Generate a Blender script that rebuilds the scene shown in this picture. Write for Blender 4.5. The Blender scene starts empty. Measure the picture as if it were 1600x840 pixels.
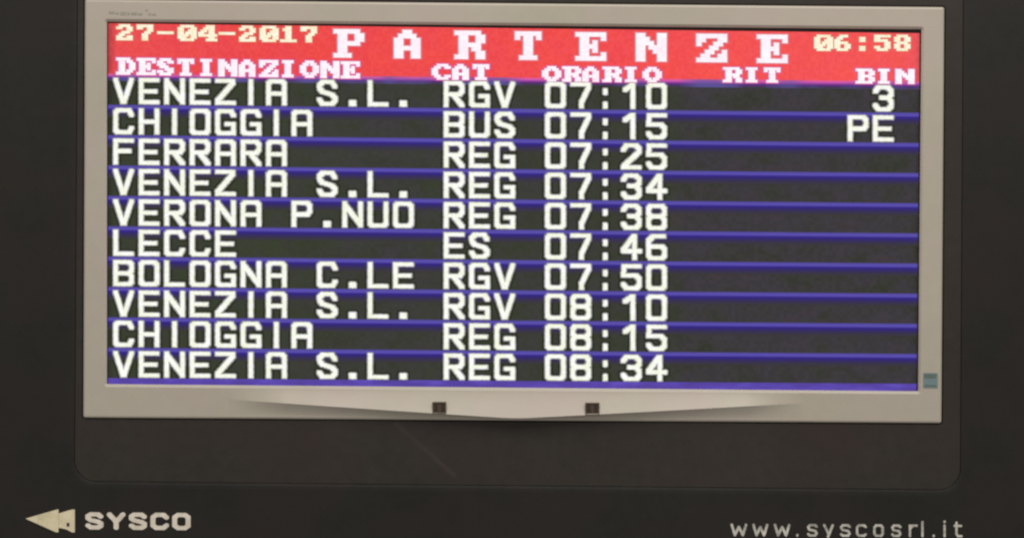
import bpy, bmesh, math, random
from mathutils import Vector
random.seed(7)
C = bpy.context.scene.collection
SC = bpy.context.scene

# ---------------------------------------------------------------- camera
U = 0.0007            # metres per unit: the panel is drawn in units, 1600 x 840 in view
D = 2500.0            # camera distance in units
ROLL = math.radians(0.52)
ZC = 2.30             # height of the centre of the board above the floor
cam = bpy.data.objects.new("camera", bpy.data.cameras.new("camera")); C.objects.link(cam)
cam.location = (0, -D*U, ZC)
cam.rotation_euler = (math.radians(90), 0, 0)
cam.rotation_mode = 'XYZ'
cam.data.sensor_width = 36
cam.data.lens = 36*D/1600
cam.data.clip_start = 0.01; cam.data.clip_end = 100
from mathutils import Matrix
cam.matrix_world = Matrix.Translation((0, -D*U, ZC)) @ Matrix.Rotation(math.radians(90), 4, 'X') @ Matrix.Rotation(ROLL, 4, 'Z')
SC.camera = cam

# ---------------------------------------------------------------- light of the hall
w = bpy.data.worlds.new("World"); SC.world = w; w.use_nodes = True
bg = w.node_tree.nodes["Background"]
bg.inputs[0].default_value = (1.0, 0.96, 0.90, 1); bg.inputs[1].default_value = 0.34

def area(name, loc, target, sx, sy, power, col):
    l = bpy.data.lights.new(name, 'AREA'); l.shape = 'RECTANGLE'; l.size = sx; l.size_y = sy
    l.energy = power; l.color = col
    o = bpy.data.objects.new(name, l); C.objects.link(o); o.location = loc
    o.rotation_euler = (Vector(target)-Vector(loc)).to_track_quat('-Z', 'Y').to_euler()
    return o
area("ceiling_light", (0.25, -1.7, 4.6), (0, 0, ZC), 3.0, 1.7, 74, (1.0, 0.95, 0.88))

SC.view_settings.view_transform = 'Standard'
SC.view_settings.look = 'None'
SC.view_settings.exposure = 0; SC.view_settings.gamma = 1
SC.view_settings.use_curve_mapping = False
SC.render.film_transparent = False
SC.cycles.filter_width = 2.4          # the soft lens of a phone picture
SC.cycles.max_bounces = 6

# ---------------------------------------------------------------- helpers
cr, sr = math.cos(ROLL), math.sin(ROLL)
def P(x, y, d=0.0):
    """panel drawing coordinates (x right, y down, d towards the viewer) to metres"""
    k = (D-d)/D
    a, b = (x-800)*k, (y-420)*k
    u = a*cr + b*sr
    v = -a*sr + b*cr
    return (u*U, -d*U, ZC - v*U)

def lin(c):
    return tuple((v/255/12.92) if v/255 <= 0.04045 else ((v/255+0.055)/1.055)**2.4 for v in c)

def link(name, me, mats, parent=None, label=None):
    o = bpy.data.objects.new(name, me); C.objects.link(o)
    for m in (mats if isinstance(mats, (list, tuple)) else [mats]): me.materials.append(m)
    if parent: o.parent = parent
    if label: o['label'] = label
    return o

def mesh(name, verts, faces, mats, parent=None, label=None, mi=None, smooth=False, uv=None):
    me = bpy.data.meshes.new(name); me.from_pydata(verts, [], faces); me.update()
    if mi:
        for p, i in zip(me.polygons, mi): p.material_index = i
    if uv:
        l = me.uv_layers.new(name="UVMap")
        for p in me.polygons:
            for li in p.loop_indices: l.data[li].uv = uv[me.loops[li].vertex_index]
    if smooth:
        for p in me.polygons: p.use_smooth = True
    return link(name, me, mats, parent, label)

def quadpts(q, r, n, ins=0.0):
    """rounded loop round the quad q = TL, TR, BR, BL inset by ins; n+1 points per corner"""
    tl, tr, br, bl = [Vector(p) for p in q]
    c = [tl+Vector((ins, ins)), tr+Vector((-ins, ins)), br+Vector((-ins, -ins)), bl+Vector((ins, -ins))]
    r = max(r-ins if r > 0 else 0, 0.01)
    st = [180, 270, 0, 90]
    sg = [(1, 1), (-1, 1), (-1, -1), (1, -1)]
    out = []
    for i in range(4):
        cx, cy = c[i][0]+sg[i][0]*r, c[i][1]+sg[i][1]*r
        for k in range(n+1):
            a = math.radians(st[i]+90*k/n)
            out.append((cx+r*math.cos(a), cy+r*math.sin(a)))
    return out

def loft(name, loops, mat, parent=None, cap_first=False, cap_last=False, label=None):
    verts, faces = [], []
    n = len(loops[0][0])
    for pts, d in loops:
        verts += [P(x, y, d) for x, y in pts]
    for i in range(len(loops)-1):
        for j in range(n):
            a, b = i*n+j, i*n+(j+1) % n
            faces.append((a, b, b+n, a+n))
    if cap_first: faces.append(tuple(range(n)))
    if cap_last: faces.append(tuple((len(loops)-1)*n+j for j in range(n)))
    o = mesh(name, verts, faces, mat, parent, label)
    bm = bmesh.new(); bm.from_mesh(o.data)
    bmesh.ops.remove_doubles(bm, verts=bm.verts, dist=1e-7)
    bmesh.ops.recalc_face_normals(bm, faces=bm.faces); bm.to_mesh(o.data); bm.free()
    return o

def empty(name, loc, label, cat):
    o = bpy.data.objects.new(name, None); C.objects.link(o)
    o.empty_display_size = 0.05
    o['label'] = label; o['category'] = cat
    return o

# ---------------------------------------------------------------- materials
class NT:
    def __init__(s, name):
        s.m = bpy.data.materials.new(name); s.m.use_nodes = True
        s.t = s.m.node_tree; s.b = s.t.nodes['Principled BSDF']
        s.out = s.t.nodes['Material Output']
    def n(s, typ, **kw):
        x = s.t.nodes.new(typ)
        for k, v in kw.items():
            if k in x.inputs: x.inputs[k].default_value = v
            else: setattr(x, k, v)
        return x
    def l(s, a, b): s.t.links.new(a, b)
    def coord(s, scale=(1, 1, 1)):
        c = s.n('ShaderNodeTexCoord'); mp = s.n('ShaderNodeMapping'); mp.inputs['Scale'].default_value = scale
        s.l(c.outputs['Object'], mp.inputs['Vector']); return mp.outputs[0]
    def noise(s, scale, detail=3, cs=(1, 1, 1), rough=0.55):
        x = s.n('ShaderNodeTexNoise'); x.inputs['Scale'].default_value = scale
        x.inputs['Detail'].default_value = detail; x.inputs['Roughness'].default_value = rough
        s.l(s.coord(cs), x.inputs['Vector']); return x.outputs['Fac'], x.outputs['Color']
    def cells(s, px, py):
        c = s.n('ShaderNodeTexCoord'); v = s.n('ShaderNodeVectorMath'); v.operation = 'SNAP'
        s.l(c.outputs['Object'], v.inputs[0]); v.inputs[1].default_value = (px*U, 10.0, py*U)
        wn = s.n('ShaderNodeTexWhiteNoise'); wn.noise_dimensions = '3D'; s.l(v.outputs[0], wn.inputs['Vector'])
        return wn.outputs['Value']
    def ramp(s, fac, stops, interp='LINEAR'):
        r = s.n('ShaderNodeValToRGB'); e = r.color_ramp.elements; r.color_ramp.interpolation = interp
        while len(e) > 1: e.remove(e[-1])
        e[0].position = stops[0][0]; e[0].color = (*stops[0][1], 1)
        for p, c in stops[1:]:
            q = e.new(p); q.color = (*c, 1)
        s.l(fac, r.inputs['Fac']); return r.outputs['Color']
    def mix(s, fac, a, b, mode='MIX'):
        x = s.n('ShaderNodeMix'); x.data_type = 'RGBA'; x.blend_type = mode
        for sock, v in ((x.inputs['Factor'], fac), (x.inputs['A'], a), (x.inputs['B'], b)):
            pass
        ins = {'f': x.inputs[0], 'a': x.inputs[6], 'b': x.inputs[7]}
        for k, v in (('f', fac), ('a', a), ('b', b)):
            if isinstance(v, (int, float)): ins[k].default_value = v
            elif isinstance(v, tuple): ins[k].default_value = (*v[:3], 1)
            else: s.l(v, ins[k])
        return x.outputs[2]
    def math(s, op, a, b=None, c=None):
        x = s.n('ShaderNodeMath'); x.operation = op
        for i, v in enumerate((a, b, c)):
            if v is None: continue
            if isinstance(v, (int, float)): x.inputs[i].default_value = v
            else: s.l(v, x.inputs[i])
        return x.outputs[0]

def plastic(name, col, col2, rough, nscale=14, bump=0.02, spec=0.5, metallic=0.0, warm=None, grain=0.30, wamt=1.0):
    s = NT(name)
    f, _ = s.noise(nscale, 4)
    c = s.ramp(f, [(0.32, col2), (0.68, col)])
    f2, _ = s.noise(nscale*14, 3)
    c = s.mix(grain, c, s.ramp(f2, [(0.3, tuple(v*0.72 for v in col)), (0.7, tuple(v*1.28 for v in col))]))
    if warm:
        f3, _ = s.noise(nscale*1.7, 2, (1, 1, 1.3))
        c = s.mix(s.math('MULTIPLY', s.math('GREATER_THAN', f3, 0.0), s.ramp(f3, [(0.40, (0, 0, 0)), (0.72, (wamt,)*3)])), c, warm)
    s.l(c, s.b.inputs['Base Color'])
    r, _ = s.noise(nscale*3, 4)
    s.l(s.math('MULTIPLY_ADD', r, 0.25, rough-0.12), s.b.inputs['Roughness'])
    s.b.inputs['Specular IOR Level'].default_value = spec
    s.b.inputs['Metallic'].default_value = metallic
    bp = s.n('ShaderNodeBump'); bp.inputs['Strength'].default_value = bump; bp.inputs['Distance'].default_value = 0.001
    g, _ = s.noise(900, 3); s.l(g, bp.inputs['Height']); s.l(bp.outputs[0], s.b.inputs['Normal'])
    return s

M_bezel = plastic('beige_grey_plastic', lin((186, 179, 165)), lin((178, 172, 157)), 0.36, 5, 0.02, grain=0.07, warm=lin((188, 174, 168)), wamt=0.6).m
M_black = plastic('black_painted_metal', lin((36, 35, 31)), lin((29, 28, 25)), 0.55, 6, 0.25, 0.3, warm=lin((40, 33, 31)), wamt=0.8).m
sp = plastic('black_inner_panel', lin((54, 49, 45)), lin((46, 43, 39)), 0.5, 6, 0.2, 0.3, warm=lin((54, 44, 42)), wamt=0.7)
# a faint lighter diagonal line mixed into the panel colour below the monitor
def pale_line(s, p0, p1, wd, col, amount):
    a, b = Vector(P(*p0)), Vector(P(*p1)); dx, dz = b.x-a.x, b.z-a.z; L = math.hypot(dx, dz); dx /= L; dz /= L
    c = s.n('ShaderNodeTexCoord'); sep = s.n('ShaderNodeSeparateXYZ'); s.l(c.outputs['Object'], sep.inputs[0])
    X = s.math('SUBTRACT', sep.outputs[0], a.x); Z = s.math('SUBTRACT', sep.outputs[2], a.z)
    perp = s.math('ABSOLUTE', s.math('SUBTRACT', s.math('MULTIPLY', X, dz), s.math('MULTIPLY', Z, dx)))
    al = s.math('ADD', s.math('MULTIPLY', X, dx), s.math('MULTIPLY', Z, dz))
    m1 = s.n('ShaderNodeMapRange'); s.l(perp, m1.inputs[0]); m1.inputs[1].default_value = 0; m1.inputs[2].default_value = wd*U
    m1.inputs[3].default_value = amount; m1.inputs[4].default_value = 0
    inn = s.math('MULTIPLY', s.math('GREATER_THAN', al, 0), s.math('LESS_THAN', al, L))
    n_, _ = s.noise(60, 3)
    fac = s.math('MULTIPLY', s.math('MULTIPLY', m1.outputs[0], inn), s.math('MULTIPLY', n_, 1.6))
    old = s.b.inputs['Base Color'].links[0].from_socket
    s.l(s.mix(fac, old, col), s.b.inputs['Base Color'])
pale_line(sp, (617, 658), (712, 742), 5.5, lin((78, 68, 64)), 0.42)
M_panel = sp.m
M_dark = plastic('dark_gap', (0.006, 0.005, 0.004), (0.004, 0.004, 0.004), 0.7).m
M_sensor = plastic('smoked_sensor_window', lin((62, 48, 38)), lin((46, 35, 27)), 0.3, 200).m
M_sensor_rim = plastic('sensor_rim_plastic', lin((104, 94, 80)), lin((90, 80, 68)), 0.5, 50).m
M_diode = plastic('sensor_diode', lin((88, 70, 58)), lin((70, 54, 44)), 0.4, 200).m
M_badge = plastic('pale_badge_paint', lin((236, 226, 196)), lin((198, 188, 140)), 0.45, 60, 0.05).m
M_letter = plastic('pale_letter_paint', lin((246, 238, 224)), lin((206, 194, 176)), 0.45, 120, 0.05).m
M_web = plastic('grey_letter_paint', lin((226, 222, 212)), lin((108, 105, 98)), 0.5, 150, 0.05).m
M_teal = plastic('teal_paper', lin((120, 142, 146)), lin((108, 130, 134)), 0.6, 120).m
M_teal2 = plastic('dark_teal_print', lin((98, 116, 108)), lin((90, 106, 100)), 0.6, 120).m
M_print = plastic('faded_grey_print', lin((152, 146, 134)), lin((160, 154, 143)), 0.6, 200).m

def screen(name, build, rough=0.35):
    """an lcd surface: black glass that gives off the colour it shows"""
    s = NT(name)
    s.b.inputs['Base Color'].default_value = (0.005, 0.005, 0.005, 1)
    s.b.inputs['Roughness'].default_value = rough
    s.b.inputs['Specular IOR Level'].default_value = 0.12
    c = build(s)
    if isinstance(c, tuple): s.b.inputs['Emission Color'].default_value = (*c, 1)
    else: s.l(c, s.b.inputs['Emission Color'])
    s.b.inputs['Emission Strength'].default_value = 1.0
    return s.m

def b_dark(s):
    f, col = s.noise(26, 2, (1, 1, 1.6))
    base = s.ramp(f, [(0.30, lin((48, 51, 42))), (0.46, lin((54, 52, 52))), (0.58, lin((56, 53, 59))), (0.72, lin((60, 52, 56)))])
    g = s.cells(5.8, 5.8)
    base = s.mix(0.08, base, s.ramp(g, [(0.3, lin((40, 38, 34))), (0.7, lin((84, 78, 88)))]))
    # the picture turns greener where the columns of lettering stand
    c = s.n('ShaderNodeTexCoord'); sep = s.n('ShaderNodeSeparateXYZ'); s.l(c.outputs['Object'], sep.inputs[0])
    x = s.math('MULTIPLY_ADD', sep.outputs[0], 1/U, 800)
    r = s.ramp(s.math('DIVIDE', x, 1600), [(0.09, (.95,)*3), (0.26, (.85,)*3), (0.38, (.35,)*3), (0.42, (.5,)*3), (0.49, (.7,)*3), (0.515, (.5,)*3), (0.65, (.65,)*3), (0.67, (0,)*3)])
    n2, _ = s.noise(40, 2)
    fac = s.math('MULTIPLY', r, s.math('MULTIPLY_ADD', n2, 1.2, 0.1))
    return s.mix(s.ramp(s.math('DIVIDE', x, 1600), [(0.1078, (1,)*3), (0.1105, (0,)*3), (0.8925, (0,)*3), (0.896, (1,)*3)]), s.mix(fac, base, lin((53, 62, 38))), lin((36, 38, 28)))
def b_red(s):
    c = s.n('ShaderNodeTexCoord'); sep = s.n('ShaderNodeSeparateXYZ'); s.l(c.outputs['Object'], sep.inputs[0])
    x = s.math('MULTIPLY_ADD', sep.outputs[0], 1/(1600*U), 0.5)
    a = s.ramp(x, [(0.1078, lin((146, 48, 56))), (0.1108, lin((232, 72, 76))), (0.25, lin((236, 66, 66))), (0.6, lin((244, 72, 72))), (0.85, lin((248, 84, 84))), (0.8925, lin((240, 84, 86))), (0.8955, lin((170, 62, 66)))])
    f, _ = s.noise(30, 3)
    a = s.mix(0.22, a, s.ramp(f, [(0.35, lin((226, 66, 92))), (0.65, lin((248, 84, 66)))]))
    g = s.cells(4.2, 4.2)
    return s.mix(0.09, a, s.ramp(g, [(0.3, lin((200, 60, 60))), (0.7, lin((255, 120, 120)))]))
def b_line(s):
    tc = s.n('ShaderNodeTexCoord'); sep = s.n('ShaderNodeSeparateXYZ'); s.l(tc.outputs['UV'], sep.inputs[0])
    a = s.ramp(sep.outputs[1], [(0.0, lin((56, 53, 56))), (0.25, lin((52, 45, 76))), (0.52, lin((46, 32, 116))), (0.66, lin((54, 40, 140))), (0.72, lin((88, 72, 178))), (0.90, lin((84, 70, 172))), (0.955, lin((70, 58, 128))), (1.0, lin((56, 50, 70)))])
    f, _ = s.noise(22, 3, (1, 1, 6))
    return s.mix(0.28, a, s.ramp(f, [(0.3, lin((74, 78, 134))), (0.7, lin((86, 56, 176)))]), 'MIX') if False else s.mix(s.math('MULTIPLY', s.math('GREATER_THAN', sep.outputs[1], 0.68), s.math('MULTIPLY', f, 0.55)), a, lin((88, 84, 150)))
def b_headline(s):
    tc = s.n('ShaderNodeTexCoord'); sep = s.n('ShaderNodeSeparateXYZ'); s.l(tc.outputs['UV'], sep.inputs[0])
    a = s.ramp(sep.outputs[1], [(0.0, lin((64, 58, 66))), (0.28, lin((70, 44, 98))), (0.46, lin((96, 42, 128))), (0.60, lin((150, 60, 156))), (0.78, lin((206, 88, 176))), (1.0, lin((232, 90, 130)))])
    f, _ = s.noise(16, 2)
    return s.mix(s.ramp(f, [(0.44, (0,)*3), (0.62, (.75,)*3)]), a, lin((92, 84, 156)))
def b_lastline(s):
    f, _ = s.noise(30, 3, (1, 1, 4))
    return s.ramp(f, [(0.3, lin((80, 62, 146))), (0.5, lin((86, 66, 166))), (0.7, lin((98, 78, 184)))])
def b_text(a, b):
    def g(s):
        f, _ = s.noise(70, 3); g = s.cells(3.1, 3.1)
        return s.ramp(s.math('ADD', s.math('MULTIPLY', f, 0.6), s.math('MULTIPLY', g, 0.4)), [(0.3, lin(a)), (0.7, lin(b))])
    return g
M_sdark = screen('screen_dark_field', b_dark)
M_sred = screen('screen_red_field', b_red)
M_sline = screen('screen_blue_line', b_line)
M_shead = screen('screen_header_line', b_headline)
M_slast = screen('screen_last_line', b_lastline)
M_sedge = screen('screen_black_edge', lambda s: lin((30, 26, 24)))
M_white = screen('screen_white_text', b_text((243, 247, 222), (255, 255, 252)))
M_halo = screen('screen_text_halo', b_text((136, 136, 126), (176, 172, 184)))
M_under = screen('screen_text_surround', b_text((34, 42, 18), (44, 46, 32)))
M_yel = screen('screen_cream_text', b_text((252, 234, 192), (252, 252, 232)))
M_yelh = screen('screen_cream_halo', b_text((222, 120, 96), (214, 128, 108)))
M_pink = screen('screen_pinkwhite_text', b_text((254, 234, 246), (255, 252, 255)))
M_magh = screen('screen_magenta_halo', b_text((222, 92, 150), (206, 112, 168)))
M_pinkh = screen('screen_pink_halo', b_text((226, 120, 134), (220, 132, 146)))

# ---------------------------------------------------------------- lettering
def rr(a, x0, y0, x1, y1): return None
O_ = [(.14, 0), (.86, 0), (1, .1), (1, .9), (.86, 1), (.14, 1), (0, .9), (0, .1), (.14, 0)]
FONT = {
 'V': [[(0, 0), (.46, 1), (.54, 1), (1, 0)]],
 'E': [[(1, 0), (0, 0), (0, 1), (1, 1)], [(0, .5), (.88, .5)]],
 'N': [[(0, 1), (0, 0)], [(0, .05), (1, .95)], [(1, 1), (1, 0)]],
 'Z': [[(0, 0), (.97, 0), (.97, .1), (0, .9), (0, 1), (1, 1)]],
 'I': [[(.5, 0), (.5, 1)]],
 'A': [[(0, 1), (0, .1), (.14, 0), (.86, 0), (1, .1), (1, 1)], [(0, .56), (1, .56)]],
 'S': [[(.98, .2), (.8, 0), (.22, 0), (0, .16), (.02, .3), (.2, .45), (.8, .57), (1, .72), (1, .84), (.8, 1), (.2, 1), (0, .8)]],
 'L': [[(0, 0), (0, 1), (1, 1)]],
 'C': [[(1, .2), (.85, 0), (.14, 0), (0, .1), (0, .9), (.14, 1), (.85, 1), (1, .8)]],
 'H': [[(0, 0), (0, 1)], [(1, 0), (1, 1)], [(0, .5), (1, .5)]],
 'O': [O_], '0': [O_],
 'G': [[(1, .18), (.85, 0), (.14, 0), (0, .1), (0, .9), (.14, 1), (1, 1), (1, .58), (.6, .58)]],
 'F': [[(1, 0), (0, 0), (0, 1)], [(0, .47), (.85, .47)]],
 'R': [[(0, 1), (0, 0), (.86, 0), (1, .12), (1, .36), (.86, .5), (0, .5)], [(.5, .55), (1, 1)]],
 'P': [[(0, 1), (0, 0), (.86, 0), (1, .12), (1, .38), (.86, .52), (0, .52)]],
 'U': [[(0, 0), (0, .9), (.14, 1), (.86, 1), (1, .9), (1, 0)]],
 'B': [[(0, 0), (.86, 0), (1, .1), (1, .38), (.88, .5), (1, .62), (1, .9), (.86, 1), (0, 1), (0, 0)], [(0, .5), (.88, .5)]],
 '1': [[(.12, .22), (.55, 0), (.62, 0), (.62, 1)]],
 '2': [[(0, .2), (.2, 0), (.8, 0), (1, .14), (1, .3), (.05, .92), (0, 1), (1, 1)]],
 '3': [[(0, .18), (.2, 0), (.8, 0), (1, .14), (1, .34), (.84, .47), (.4, .47)], [(.84, .49), (1, .62), (1, .86), (.8, 1), (.2, 1), (0, .82)]],
 '4': [[(.72, 1), (.72, 0), (.66, 0), (0, .62), (0, .68), (1.04, .68)]],
 '5': [[(1, 0), (.04, 0), (0, .42), (.8, .42), (1, .56), (1, .86), (.8, 1), (.2, 1), (0, .82)]],
 '6': [[(.94, 0), (.3, 0), (0, .2), (0, .88), (.14, 1), (.86, 1), (1, .88), (1, .58), (.86, .47), (0, .47)]],
 '7': [[(0, 0), (1, 0), (1, .14), (.56, .8), (.56, 1)]],
 '8': [[(.14, 0), (.86, 0), (1, .12), (1, .36), (.84, .47), (1, .6), (1, .88), (.86, 1), (.14, 1), (0, .88), (0, .6), (.16, .47), (0, .36), (0, .12), (.14, 0)], [(.16, .47), (.84, .47)]],
 '.': [[(.44, 1), (.56, 1)]],
 ':': [[(.46, .28), (.46, .32)], [(.46, .93), (.46, 1)]],
}
LOW = dict(
 w=[[(0, 0), (.22, 1), (.5, .2), (.78, 1), (1, 0)]],
 s=[[(1, .14), (.8, 0), (.2, 0), (0, .2), (.15, .45), (.85, .55), (1, .8), (.8, 1), (.2, 1), (0, .86)]],
 y=[[(0, 0), (.5, .82)], [(1, 0), (.52, .98), (.44, 1.12)]],
 c=[[(1, .14), (.8, 0), (.2, 0), (0, .2), (0, .8), (.2, 1), (.8, 1), (1, .86)]],
 o=[[(.2, 0), (.8, 0), (1, .2), (1, .8), (.8, 1), (.2, 1), (0, .8), (0, .2), (.2, 0)]],
 r=[[(0, 0), (0, 1)], [(0, .3), (.4, 0), (1, 0)]],
 l=[[(.5, -.34), (.5, 1)]],
 i=[[(.5, 0), (.5, 1)], [(.5, -.4), (.5, -.36)]],
 t=[[(.25, -.3), (.25, .8), (.5, 1), (1, 1)], [(0, 0), (.95, 0)]],
)
LOW['.'] = [[(.5, .96), (.5, 1)]]
WIDE = dict(
 S=[[(.96, .16), (.76, 0), (.24, 0), (.02, .13), (.02, .3), (.24, .44), (.76, .56), (.98, .7), (.98, .87), (.76, 1), (.24, 1), (.02, .84)]],
 Y=[[(0, 0), (.5, .55), (.5, 1)], [(1, 0), (.5, .55)]],
 C=[[(1, .2), (.78, 0), (.26, 0), (0, .18), (0, .82), (.26, 1), (.78, 1), (1, .8)]], O=[[(.26, 0), (.74, 0), (1, .18), (1, .82), (.74, 1), (.26, 1), (0, .82), (0, .18), (.26, 0)]])

def segdist(px, py, segs, sx, sy, pw):
    best = 9
    for (ax, ay, bx, by) in segs:
        ax_, ay_, bx_, by_, qx, qy = ax/sx, ay/sy, bx/sx, by/sy, px/sx, py/sy
        dx, dy = bx_-ax_, by_-ay_; L = dx*dx+dy*dy
        t = 0 if L < 1e-12 else max(0, min(1, ((qx-ax_)*dx+(qy-ay_)*dy)/L))
        ex, ey = abs(qx-ax_-t*dx), abs(qy-ay_-t*dy)
        v = (ex**pw+ey**pw)
        if v < best: best = v
    return best
_cache = {}
def raster(strokes, W, H, sx, sy, step, grow=0.0, key=None, pw=5.0):
    """glyph centre lines drawn with a pen -> list of (x0, y0, x1, y1) runs"""
    k = (key, W, H, sx, sy, step, grow)
    if key and k in _cache: return _cache[k]
    segs = []
    for st in strokes:
        pts = [(sx+x*(W-2*sx), sy+y*(H-2*sy)) for x, y in st]
        segs += [(a[0], a[1], b[0], b[1]) for a, b in zip(pts, pts[1:])]
    gx, gy = sx+grow, sy+grow*0.8
    x0 = min(min(s[0], s[2]) for s in segs)-gx; x1 = max(max(s[0], s[2]) for s in segs)+gx
    y0 = min(min(s[1], s[3]) for s in segs)-gy; y1 = max(max(s[1], s[3]) for s in segs)+gy
    rows = []
    ny, nx = int(math.ceil((y1-y0)/step)), int(math.ceil((x1-x0)/step))
    for j in range(ny):
        runs, st = [], None
        cy = y0+(j+.5)*step
        for i in range(nx+1):
            ins = i < nx and segdist(x0+(i+.5)*step, cy, segs, gx, gy, pw) <= 1
            if ins and st is None: st = i
            if not ins and st is not None: runs.append((st, i)); st = None
        rows.append(runs)
    out, act = [], {}
    for j, runs in enumerate(rows+[[]]):
        rs = set(runs)
        for r in list(act):
            if r not in rs:
                out.append((x0+r[0]*step, y0+act[r]*step, x0+r[1]*step, y0+j*step)); del act[r]
        for r in rs:
            if r not in act: act[r] = j
    if key: _cache[k] = out
    return out

def slab(rects, place, d0, thick):
    """rects -> verts and faces of sheets, or of solid relief when thick > 0"""
    V, F = [], []
    for (x0, y0, x1, y1) in rects:
        q = [place(x0, y0), place(x1, y0), place(x1, y1), place(x0, y1)]
        b = len(V)
        V += [P(x, y, d0+thick) for x, y in q]; F.append((b, b+3, b+2, b+1))
    return V, F

def boundary_solid(name, V, F, mat, parent, thick, label=None):
    """merge sheets of faces and give them thickness (raised letters)"""
    me = bpy.data.meshes.new(name); me.from_pydata(V, [], F)
    bm = bmesh.new(); bm.from_mesh(me)
    r = bmesh.ops.extrude_face_region(bm, geom=bm.faces[:])
    vs = [e for e in r['geom'] if isinstance(e, bmesh.types.BMVert)]
    bmesh.ops.translate(bm, verts=vs, vec=(0, thick*U, 0))
    bmesh.ops.recalc_face_normals(bm, faces=bm.faces)
    bm.to_mesh(me); bm.free()
    return link(name, me, mat, parent, label)

def line_y(k, x):                       # top of divider line k of the timetable at x
    return 117 + 47.37*k + (x-180)/1220*(12-0.34*k)
def cell_x(i): return 176.8 + 39.85*i - 0.0095*i*i

def text_obj(name, glyphs, mats, parent, d, label):
    """glyphs: (rects_main, rects_halo, gx, gy, slope)"""
    V, F, MI = [], [], []
    for main, halo, gx, gy, sl, *low in glyphs:
        for rects, dd, mi in ((halo, d, 1), (main, d+0.35, 0)) + tuple((r, d-0.75, 2) for r in low):
            v, f = slab(rects, lambda a, b: (gx+a, gy+b+a*sl), dd, 0)
            F += [tuple(i+len(V) for i in ff) for ff in f]; V += v; MI += [mi]*len(f)
    return mesh(name, V, F, mats, parent, label, MI)

def row_text(name, s, col, k, label, parent, d):
    if ' ' in s:
        a, b = s.split(' ')
        row_text(name, a, col, k, 'white text reading '+a, parent, d)
        return row_text(name, b, col+len(a)+1, k, 'white text reading '+b, parent, d)
    gl = []
    for i, ch in enumerate(s):
        x = cell_x(col+i); y = line_y(k, x)+4.4
        W, H = 32.5, 41.6
        sx, sy = (4.0, 3.5)
        if ch == ':': sx, sy = 3.8, 4.6
        if ch == '.': sx, sy = 4.6, 5.2
        main = raster(FONT[ch], W, H, sx, sy, 0.8, -0.75, ch)
        halo = raster(FONT[ch], W, H, sx, sy, 0.8, 1.2, ch)
        gl.append((main, halo, x, y, 0.0092, raster(FONT[ch], W, H, sx, sy, 0.8, 4.6, ch)))
    return text_obj(name, gl, [M_white, M_halo, M_under], parent, d, label)

F8 = {'0': '7CC6CEDEF6E67C', '1': '307030303030FC', '2': '78CC0C3860CCFC', '4': '1C3C6CCCFE0C1E', '5': 'FCC0F80C0CCC78',
      '6': '3860C0F8CCCC78', '7': 'FCCC0C18303030', '8': '78CCCC78CCCC78', '-': '000000FC000000', ':': '00303000003030',
      'P': 'FC66667C6060F0', 'A': '3078CCCCFCCCCC', 'R': 'FC66667C6C66E6', 'T': 'FCB43030303078', 'E': 'FE6268786862FE',
      'N': 'C6E6F6DECEC6C6', 'Z': 'FEC68C183266FE', 'D': 'F86C6666666CF8', 'S': '78CCE0701CCC78', 'I': '78303030303078',
      'O': '386CC6C6C66C38', 'C': '3C66C0C0C0663C', 'B': 'FC66667C6666FC'}
def r8(ch, pw, ph, grow, gy):
    rows = [int(F8[ch][2*i:2*i+2], 16) for i in range(7)]
    out = []
    for j, r in enumerate(rows):
        st = None
        for i in range(9):
            on = i < 8 and (r >> (7-i)) & 1
            if on and st is None: st = i
            if not on and st is not None:
                out.append([st*pw-grow, j*ph-gy, i*pw+grow, (j+1)*ph+gy]); st = None
    return out
def clean(rects):
    """cut overlapping rectangles into disjoint cells"""
    xs = sorted({round(v, 3) for r in rects for v in (r[0], r[2])}); ys = sorted({round(v, 3) for r in rects for v in (r[1], r[3])})
    out = []
    for a, b in zip(ys, ys[1:]):
        st = None
        for c, e in zip(xs, xs[1:]):
            mx, my = (c+e)/2, (a+b)/2
            on = any(r[0] < mx < r[2] and r[1] < my < r[3] for r in rects)
            if on and st is None: st = c
            if not on and st is not None: out.append((st, a, c, b)); st = None
        if st is not None: out.append((st, a, xs[-1], b))
    return out
def head_text(name, s, x0, pitch, yfun, pw, ph, mats, label, parent, d, bold=0.8, halo=1.5, vb=0.4):
    gl = []
    for i, ch in enumerate(s):
        if ch == ' ': continue
        x = x0+pitch*i
        gl.append((clean(r8(ch, pw, ph, bold, bold*vb)), clean(r8(ch, pw, ph, bold+halo, bold*vb+halo*.8)), x, yfun(x), 0.0092))
    return text_obj(name, gl, mats, parent, d, label)

# ================================================================ display cabinet (black housing round the monitor)
DF = 14.0       # the front plate stands this far in front of the recessed inner panel
cab = empty('display_cabinet', (0, 0, 0), 'large black metal cabinet framing the lit departures monitor, pale maker badge below left', 'cabinet')
outer = [(-46, -180), (1646, -165), (1650, 905), (-42, 890)]
hole = [(121, -120), (1506, -107), (1501, 765), (116, 752)]
NC = 10
plate = [
  (quadpts(outer, 4, NC), -250), (quadpts(outer, 4, NC), DF-3), (quadpts(outer, 4, NC, 1), DF-1), (quadpts(outer, 4, NC, 3), DF),
  (quadpts(hole, 34, NC, -9.0), DF), (quadpts(hole, 34, NC, -4.0), DF-0.4), (quadpts(hole, 34, NC, -1.0), DF-1.1), (quadpts(hole, 34, NC), DF-1.5), (quadpts(hole, 34, NC, 2), -30)]
loft('front_plate', plate, M_black, cab)
mon_out = [(132.6, -0.5), (1475.5, 11.5), (1471, 660.5), (130, 652)]
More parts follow.
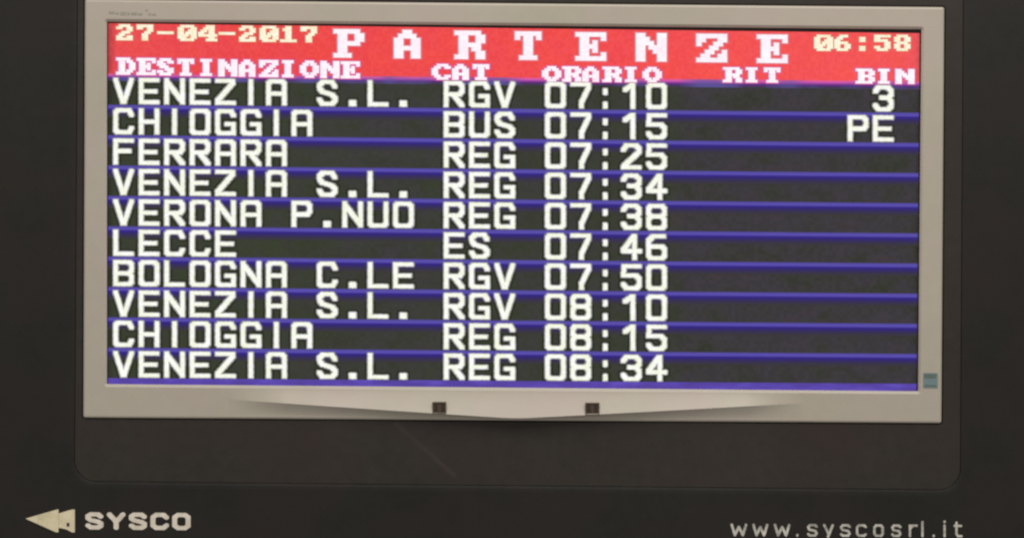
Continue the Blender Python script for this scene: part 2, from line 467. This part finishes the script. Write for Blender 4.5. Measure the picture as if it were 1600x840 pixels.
loft('inner_panel', [(quadpts(hole, 34, NC, 1), DF-1.9), (quadpts(mon_out, 3, NC, -2.6), DF-1.9), (quadpts(mon_out, 3, NC, -1.6), DF-2.8),
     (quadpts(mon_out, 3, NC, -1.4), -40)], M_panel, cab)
loft('back_panel', [(quadpts(outer, 4, NC, 3), -246)], M_black, cab, cap_first=True)

# badge: two arrowheads pointing left, second one behind the first
def prism(name, poly, d0, d1, mat, parent, bev=0.6):
    n = len(poly); cx = sum(p[0] for p in poly)/n; cy = sum(p[1] for p in poly)/n
    V = [P(x, y, d0) for x, y in poly]+[P(x, y, d1-bev) for x, y in poly]
    V += [P(x+(cx-x)*0.03, y+(cy-y)*0.03, d1) for x, y in poly]
    F = []
    for k in (0, 1):
        for i in range(n):
            j = (i+1) % n; F.append((k*n+i, k*n+j, (k+1)*n+j, (k+1)*n+i))
    F.append(tuple(2*n+i for i in range(n)))
    o = mesh(name, V, F, mat, parent)
    bm = bmesh.new(); bm.from_mesh(o.data); bmesh.ops.recalc_face_normals(bm, faces=bm.faces); bm.to_mesh(o.data); bm.free()
    return o
emb = empty('arrow_emblem', (0, 0, 0), '', ''); del emb['category']; del emb['label']; emb.parent = cab
prism('arrowhead', [(39.5, 809.5), (88.0, 795.5), (91.5, 795.0), (91.5, 830.8), (87.5, 831.0)], DF, DF+2.4, M_badge, emb)
prism('arrowhead', [(91.6, 801.5), (105.5, 797.2), (113.2, 795.2), (117.0, 795.4), (117.0, 831.0), (112.8, 831.2), (104.0, 826.6), (96.0, 824.6), (91.6, 824.2)], DF, DF+1.6, M_badge, emb)
prism('punched_hole', [(104.2, 816), (108.4, 816), (108.4, 821.6), (104.2, 821.6)], DF+1.7, DF+2.0, M_black, emb, 0.1)

def raised(name, items, W, H, sx, sy, font, mat, parent, label, slope=0.0092, th=1.6, step=0.7):
    V, F = [], []
    for ch, x, y, W_, H_ in items:
        rects = raster(font[ch], W_, H_, sx, sy, step, 0, None, 2.3)
        for (x0, y0, x1, y1) in rects:
            b = len(V); q = [(x0, y0), (x1, y0), (x1, y1), (x0, y1)]
            V += [P(x+a, y+c+a*slope, DF+th) for a, c in q]; F.append((b, b+3, b+2, b+1))
    return boundary_solid(name, V, F, mat, parent, th, label)
raised('raised_lettering', [(c, 133.0+i*34.0, 799.6+i*0.25, 29.0, 26.6) for i, c in enumerate('SYSCO')],
       30, 29, 3.9, 3.1, WIDE, M_letter, cab, 'pale raised lettering reading SYSCO')
webx = [(1141.5, 26), (1175.5, 25), (1209, 26), (1241.5, 9), (1261, 17), (1286, 17), (1312.5, 17), (1337.5, 17), (1364.5, 16.5), (1392.5, 16), (1420, 14), (1438, 7), (1455, 8), (1472.5, 7), (1490, 14)]
raised('web_address_lettering', [(c, x, 817.2+(x-1141)*0.0048, w_, 19.6) for c, (x, w_) in zip('www.syscosrl.it', webx)],
       20, 19, 1.9, 1.7, LOW, M_web, cab, 'small grey lettering reading www.syscosrl.it', th=0.7)

# ================================================================ departures monitor
mon = empty('departures_monitor', (0, 0, 0), 'lit departures monitor with beige grey bezel listing ten trains in white on black', 'monitor')
FB = DF+1.5          # front of the bezel
FS = FB-8.0          # screen surface
ap = [(167.3, 34.2), (1439.5, 46.2), (1434.3, 610.6), (167.3, 599.4)]
loft('bezel', [(quadpts(mon_out, 3.5, NC), -60), (quadpts(mon_out, 3.5, NC), FB-3.4), (quadpts(mon_out, 3.5, NC, .5), FB-1.8), (quadpts(mon_out, 3.5, NC, 1.6), FB-0.5), (quadpts(mon_out, 3.5, NC, 3.4), FB),
     (quadpts(ap, 1.0, NC, -4.5), FB), (quadpts(ap, 1.0, NC, -3.6), FB-0.5), (quadpts(ap, 1.0, NC, -.4), FB-3.0), (quadpts(ap, 1.0, NC), FB-4.0), (quadpts(ap, 1.0, NC), FS-3)], M_bezel, mon)
loft('back_cover', [(quadpts(mon_out, 3.5, NC, .8), -62)], M_dark, mon, cap_first=True)

# the chin: a lip that swells towards the viewer in the middle of the lower bezel
V, F = [], []
NXC, NT_, NB = 120, 10, 5
def chin_profile(x):
    s = (x-806)/450.0
    top = 599.4+(x-167)*0.0088+4.6
    bot = 652+(x-130)*0.0063-2.6
    a = max(0.0, 1-abs(s))
    crease = bot-0.4-27.0*abs(s)**1.05 if abs(s) <= 1 else bot-27.4
    h = 15.5*min(1.0, a*5.0)**0.8*(0.45+0.55*(1-abs(s))) if a > 0 else 0
    return top, crease, bot, h, a
for i in range(NXC+1):
    x = 340+(1272-340)*i/NXC
    top, cr_, bot, h, a = chin_profile(x)
    cr_ = max(top+6, min(bot-1.0, cr_))
    for j in range(NT_+1):
        t = j/NT_; V.append(P(x, top+(cr_-top)*t, FB+0.12+h*t**1.12))
    for j in range(1, NB+1):
        t = j/NB; V.append(P(x, cr_+(bot-cr_)*t, FB+0.12+h*(1-t)**1.7))
nn = NT_+NB+1
for i in range(NXC):
    for j in range(nn-1):
        a = i*nn+j; F.append((a, a+1, a+nn+1, a+nn))
chin = mesh('chin_lip', V, F, M_bezel, mon)

# infrared windows let into the chin
def sensor(cx, cy, w_, h_, flip):
    top, c_, bot, h, a = chin_profile(cx)
    t = (cy+h_/2-top)/(c_-top); base = FB+0.1+h*min(1, t)**1.12-1.8
    rim = [(cx-w_/2, cy-h_/2), (cx+w_/2, cy-h_/2), (cx+w_/2, cy+h_/2), (cx-w_/2, cy+h_/2)]
    o = loft('infrared_window', [(quadpts(rim, .8, 3), base-6), (quadpts(rim, .8, 3), base+1.8), (quadpts(rim, .8, 3, 0.5), base+2.2), (quadpts(rim, .5, 3, 1.8), base+2.2), (quadpts(rim, .5, 3, 2.0), base+0.6)], M_sensor_rim, mon)
    pane = loft('pane', [(quadpts(rim, .5, 3, 2.1), base+0.9), (quadpts(rim, .5, 3, 2.1), base+1.2), ], M_sensor, o, cap_last=True)
    prism('diode', [(cx-w_*.12, cy-h_*.3), (cx+w_*.12, cy-h_*.3), (cx+w_*.12, cy+h_*.3), (cx-w_*.12, cy+h_*.3)], base+1.1, base+1.6, M_diode, o, .3)
sensor(686.5, 636.8, 22.0, 19.2, 1)
sensor(925.5, 638.4, 22.5, 20.0, -1)

# small teal sticker on the right bezel and the faded print above the screen
stk = [(1442.5, 582.2), (1465.5, 582.4), (1465.3, 606.0), (1442.3, 605.8)]
st = loft('sticker', [(quadpts(stk, 1, 3), FB+0.1), (quadpts(stk, 1, 3), FB+0.5)], M_teal, mon, cap_last=True)
prism('sticker_band', [(1444, 583.5), (1463, 583.6), (1463, 590.3), (1444, 590.2)], FB+0.5, FB+0.8, M_teal2, st, .1)
prism('sticker_band', [(1445, 600.8), (1462, 600.9), (1462, 603.6), (1445, 603.5)], FB+0.5, FB+0.8, M_teal2, st, .1)
V, F = [], []
for (x, y, w_, h_) in [(170, 18.5, 9, 3.6), (180.5, 20, 5, 3), (188, 19.3, 9, 5), (198.5, 20, 4, 4), (205, 20, 9, 4.2), (215.5, 21, 7, 3.4), (227, 15.2, 4, 3), (231.5, 21.4, 4, 3), (237, 21.8, 7, 3)]:
    b = len(V); V += [P(a, c, FB+0.2) for a, c in ((x, y), (x+w_, y), (x+w_, y+h_), (x, y+h_))]; F.append((b, b+3, b+2, b+1))
mesh('faded_print', V, F, M_print, mon)

# screen ---------------------------------------------------------
def sheet(name, q, d, mat, parent, nx=1, label=None):
    tl, tr, br, bl = [Vector(p) for p in q]; V, F, UVs = [], [], []
    for i in range(nx+1):
        t = i/nx; a = tl.lerp(tr, t); b = bl.lerp(br, t)
        V += [P(a[0], a[1], d), P(b[0], b[1], d)]; UVs += [(t, 1), (t, 0)]
    for i in range(nx): F.append((2*i, 2*i+1, 2*i+3, 2*i+2))
    return mesh(name, V, F, mat, parent, label, uv=UVs)
scr = sheet('screen', [(160, 27), (1447, 39), (1442, 618), (160, 607)], FS, M_sedge, mon, label='lit lcd screen with red heading band above ten dark rows')
XL, XR0, XR1 = 169.0, 1437.0, 1431.8
def xr(y): return XR0+(XR1-XR0)*(y-50)/560
sheet('dark_field', [(XL, 110), (xr(120), 122), (xr(605), 612), (XL, 601)], FS+0.3, M_sdark, scr)
sheet('heading_band', [(XL, 36.6), (xr(52), 52.2), (xr(129), 130), (XL, 118)], FS+0.6, M_sred, scr)
for k in range(0, 11):
    y0, y1 = line_y(k, XL), line_y(k, 1435)
    if k == 0:
        sheet('divider_line', [(XL, y0-1.5), (xr(y1), y1-2), (xr(y1), y1+11), (XL, y0+9.5)], FS+0.9, M_shead, scr)
    elif k < 10:
        sheet('divider_line', [(XL, y0-1.0), (xr(y1), y1-0.5), (xr(y1), y1+19.5), (XL, y0+18.5)], FS+0.9, M_sline, scr)
    else:
        sheet('divider_line', [(XL, y0-0.5), (xr(y1), y1-0.5), (xr(y1), 616), (XL, 606)], FS+0.9, M_slast, scr)
TD = FS+1.2
head_text('date_text', '27-04-2017', 182.5, 32, lambda x: 38.6+(x-182)*0.0115, 4.0, 3.45, [M_yel, M_yelh], 'cream text reading 27-04-2017', scr, TD)
head_text('clock_text', '06:58', 1273, 31.2, lambda x: 54.9, 4.0, 3.5, [M_yel, M_yelh], 'cream text reading 06:58', scr, TD)
for i, ch in enumerate('PARTENZE'):
    head_text('title_letter', ch, 521.8+94.5*i, 0, lambda x: 46.0+(x-521)*0.0128, 6.65, 6.25, [M_pink, M_pinkh], 'large white letter '+ch, scr, TD, 0.8, 2.2)
for s, x, p, y0, ph in (('DESTINAZIONE', 182.5, 31.9, 90.6, 3.7), ('CAT', 675.5, 32, 100.4, 3.4), ('ORARIO', 848, 31.4, 104.0, 3.3), ('RIT', 1130.5, 32, 105.6, 3.25), ('BIN', 1338, 31, 107.8, 3.2)):
    head_text('column_heading', s, x, p, lambda q: y0+(q-x)*(0.0165 if x < 300 else 0.008), 4.0, ph, [M_pink, M_magh], 'white text reading '+s, scr, TD, 1.05, 1.9)
rows = [('VENEZIA S.L.', 'RGV', '07:10'), ('CHIOGGIA', 'BUS', '07:15'), ('FERRARA', 'REG', '07:25'), ('VENEZIA S.L.', 'REG', '07:34'),
        ('VERONA P.NUO', 'REG', '07:38'), ('LECCE', 'ES', '07:46'), ('BOLOGNA C.LE', 'RGV', '07:50'), ('VENEZIA S.L.', 'RGV', '08:10'),
        ('CHIOGGIA', 'REG', '08:15'), ('VENEZIA S.L.', 'REG', '08:34')]
for k, (a, b, c) in enumerate(rows):
    row_text('destination_text', a, 0, k, 'white text reading '+a, scr, TD)
    row_text('category_text', b, 13, k, 'white text reading '+b, scr, TD)
    row_text('time_text', c, 17, k, 'white text reading '+c, scr, TD)
row_text('platform_text', '3', 30, 0, 'white text reading 3', scr, TD)
row_text('platform_text', 'PE', 29, 1, 'white text reading PE', scr, TD)

# each thing's origin goes to the foot of its front face
for root, (x, y, d) in ((cab, (802, 897, DF)), (mon, (801, 656, FB))):
    loc = Vector(P(x, y, d)); root.location = loc
    for ch in root.children: ch.matrix_parent_inverse = Matrix.Translation(-loc)
